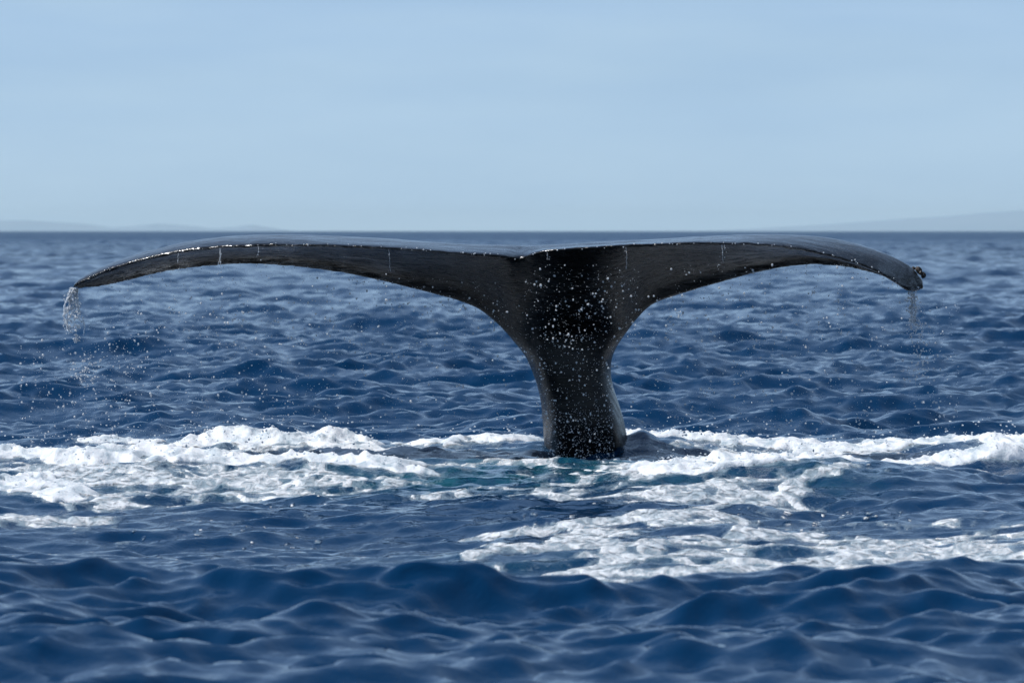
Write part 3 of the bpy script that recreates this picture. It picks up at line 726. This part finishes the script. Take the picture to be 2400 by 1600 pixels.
def tube(path, rad, nseg=8):
    path = np.asarray(path); n = len(path); a = np.arange(nseg) / nseg * 2 * math.pi
    v = path[:, None, :] + np.stack([np.cos(a), np.sin(a), 0 * a], 1)[None] * np.asarray(rad)[:, None, None]
    vid = np.arange(n * nseg).reshape(n, nseg); nx_ = np.roll(vid, -1, 1)
    return v.reshape(-1, 3), np.stack([vid[:-1], nx_[:-1], nx_[1:], vid[1:]], -1).reshape(-1, 4)
def ribbon(left, right, d, seed):
    left = np.array(left, float); right = np.array(right, float); nu, nw = 26, 12; V = []; 
    for i in range(nu):
        t = i / (nu - 1) * (len(left) - 1)
        a = [np.interp(t, np.arange(len(left)), left[:, k]) for k in (0, 1)]; b = [np.interp(t, np.arange(len(right)), right[:, k]) for k in (0, 1)]
        for j in range(nw):
            w = j / (nw - 1); q = 1.6 * fbm(np.array([t * 2.0]), np.array([w * 4.0]), 2, seed)[0]
            V.append(px(a[0] + (b[0] - a[0]) * w + q, a[1] + (b[1] - a[1]) * w + q, d + 0.02 * math.sin(w * 9 + t * 3)))
    V = np.array(V); vid = np.arange(nu * nw).reshape(nu, nw)
    q = np.stack([vid[:-1, :-1], vid[1:, :-1], vid[1:, 1:], vid[:-1, 1:]], -1)
    ii, jj = np.meshgrid(np.arange(nu - 1), np.arange(nw - 1), indexing='ij')
    keep = (fbm(ii * .32, jj * .55, 3, seed + 1) * 1.5 - (ii / nu) * 0.75) > -0.38
    q = q[keep].reshape(-1, 4); back = V + np.array([0, 0.004, 0])
    return np.concatenate([V, back]), np.concatenate([q, q[:, ::-1] + len(V)])
def pour(name, label, strands, sprays, group=None, sheets=()):
    vs = []; qs = []; ts = []; n = 0
    for v, q in sheets:
        vs.append(v); qs.append(q + n); n += len(v)
    for pts, w in strands:
        pts = np.array(pts, float); k = 40; u = np.linspace(0, len(pts) - 1, k)
        X = np.interp(u, np.arange(len(pts)), pts[:, 0]) + 2.5 * fbm(u * 2.2, u * 0, 3, int(pts[0, 0])); Y = np.interp(u, np.arange(len(pts)), pts[:, 1])
        dd = pts[0, 2] + 0.03 * fbm(u * 1.2, u * 0 + 3, 2, 8)
        path = np.stack([px(a, b, c) for a, b, c in zip(X, Y, dd)])
        rad = w * (0.45 + 0.75 * np.abs(fbm(u * 3.1, u * 0 + 7, 3, int(pts[0, 1])) * 1.8)) * np.linspace(1, .6, k)
        v, q = tube(path, rad); vs.append(v); qs.append(q + n); n += len(v)
    for P, R in sprays:
        v, f = drops(P, R, iv=IV, ff=IF); vs.append(v); ts.append(f + n); n += len(v)
    return link(name, mesh_np(name, np.concatenate(vs), np.concatenate(qs) if qs else None, np.concatenate(ts) if ts else None), DROP, label, 'water', kind='stuff')
def along(pts, n, spread, d, rmin, rmax):
    pts = np.array(pts, float); u = rng.uniform(0, len(pts) - 1, n)
    X = np.interp(u, np.arange(len(pts)), pts[:, 0]) + rng.normal(size=n) * spread; Y = np.interp(u, np.arange(len(pts)), pts[:, 1]) + rng.normal(size=n) * spread
    dd = d + rng.normal(size=n) * 0.03
    return np.stack([px(a, b, c) for a, b, c in zip(X, Y, dd)]), rng.uniform(rmin, rmax, n)
pour('water_stream', 'white stream of water pouring off the left fluke tip',
     [([(168,674,24.57),(160,695,0),(151,715,0),(150,745,0),(160,775,0)], .010), ([(172,674,24.57),(166,700,0),(160,725,0),(158,760,0),(166,780,0)], .009),
      ([(176,674,24.57),(176,695,0),(172,712,0)], .010), ([(180,675,24.57),(181,700,0),(186,725,0),(188,740,0),(180,748,0)], .008), ([(193,742,24.57),(198,765,0),(196,785,0)], .006), ([(178,782,24.57),(181,800,0)], .008)],
     [along([(170,680),(160,720),(155,760),(165,785)], 70, 6, 24.57, .0012, .005), along([(176,680),(178,720),(182,760)], 40, 6, 24.57, .0012, .0045), along([(180,780),(180,800)], 20, 4, 24.57, .003, .006),
      along([(200,820),(205,860),(180,890),(205,880)], 70, 10, 24.57, .002, .006), along([(175,715),(185,740)], 30, 8, 24.57, .002, .005)],
     sheets=[ribbon([(165,673),(158,695),(150,718),(149,745),(152,770)], [(184,675),(183,695),(182,715),(190,740),(196,770)], 24.57, 5)])
pour('water_stream', 'broken trickle of drops falling from the barnacled right fluke tip',
     [([(2136,684,24.57),(2138,700,0),(2140,712,0)], .008), ([(2130,683,24.57),(2132,692,0)], .007)],
     [along([(2137,686),(2140,720),(2145,760)], 190, 8, 24.57, .0020, .0064), along([(2140,750),(2155,800),(2170,860)], 130, 14, 24.57, .002, .0055), along([(2160,840),(2150,880),(2125,880)], 40, 14, 24.57, .002, .006)])
strs = []; sp = []
for X in [418,514,518,606,911,1282,1467,1692,1697]:
    Y = float(it(TRL, X)) + 6; L_ = rng.uniform(14, 55)
    strs.append(([(X, Y, float(it(YT, X)) - 0.01), (X + rng.uniform(-3, 3), Y + L_ * .5, 0), (X + rng.uniform(-5, 5), Y + L_, 0)], .0022))
    sp.append(along([(X, Y), (X, Y + L_ * 1.8)], 5, 5, float(it(YT, X)) - 0.01, .0012, .0038))
for _ in range(75):   # beads on the trailing edge
    X = rng.uniform(230, 2110); sp.append((px(X, float(it(TRL, X)) + rng.uniform(-2, 5), float(it(YT, X)) - .012)[None], rng.uniform(.0018, .0042, 1)))
pour('water_drips', 'thin drips and beads of water along the trailing edge of the flukes', strs, sp)

# bubbly clots and flying flecks on the foam heaps
cand = np.where(thick > 0.22)[0]
pick = rng.choice(cand, 1000, replace=False)
P = np.stack([px_, py_, pz_], 1)[pick]; up = rng.uniform(0, 1, len(P)) ** 4 * 0.10
P[:, 2] += up; P += rng.normal(size=P.shape) * 0.006
R = np.where(up > 0.02, rng.uniform(.002, .006, len(P)), rng.uniform(.002, .006, len(P)))
v, f = drops(P, R, np.stack([np.ones(len(P)) * 1.2, np.ones(len(P)) * 1.2, np.ones(len(P)) * .8], 1), IV0, IF0)
clot_me = mesh_np('foam_flecks', v, tris=f)
m = NT('foam_fleck_material'); p = m.n('BsdfPrincipled'); p.inputs['Base Color'].default_value = (0.74, 0.77, 0.80, 1); p.inputs['Roughness'].default_value = 0.3
m.l(p.outputs[0], m.o.inputs[0])
t2 = m.n('BsdfTranslucent'); t2.inputs[0].default_value = (0.8, 0.85, 0.88, 1); m3 = m.n('MixShader'); m3.inputs[0].default_value = 0.5
m.l(p.outputs[0], m3.inputs[1]); m.l(t2.outputs[0], m3.inputs[2]); m.l(m3.outputs[0], m.o.inputs[0])
link('foam_flecks', clot_me, m.m, 'small white flecks and bubbles thrown up along the foam crests', 'foam flecks', kind='stuff')

# ------------------------------------------------------------------ sea haze
import itertools
hv = [(sx_ * 25000, yy, zz) for zz in (-2.5, 75) for yy in (-4500, 19500) for sx_ in (-1, 1)]
hq = [(0, 2, 3, 1), (4, 5, 7, 6), (0, 1, 5, 4), (2, 6, 7, 3), (0, 4, 6, 2), (1, 3, 7, 5)]
m = NT('haze_air'); vp = m.n('VolumePrincipled'); vp.inputs['Density'].default_value = 3.5e-5
vp.inputs['Color'].default_value = (0.74, 0.93, 1.0, 1); vp.inputs['Anisotropy'].default_value = 0.0
m.l(vp.outputs[0], m.o.inputs['Volume'])
link('haze', mesh_np('haze', hv, hq, smooth=False), m.m, kind='stuff')['label'] = 'pale blue sea haze fading the far islands'
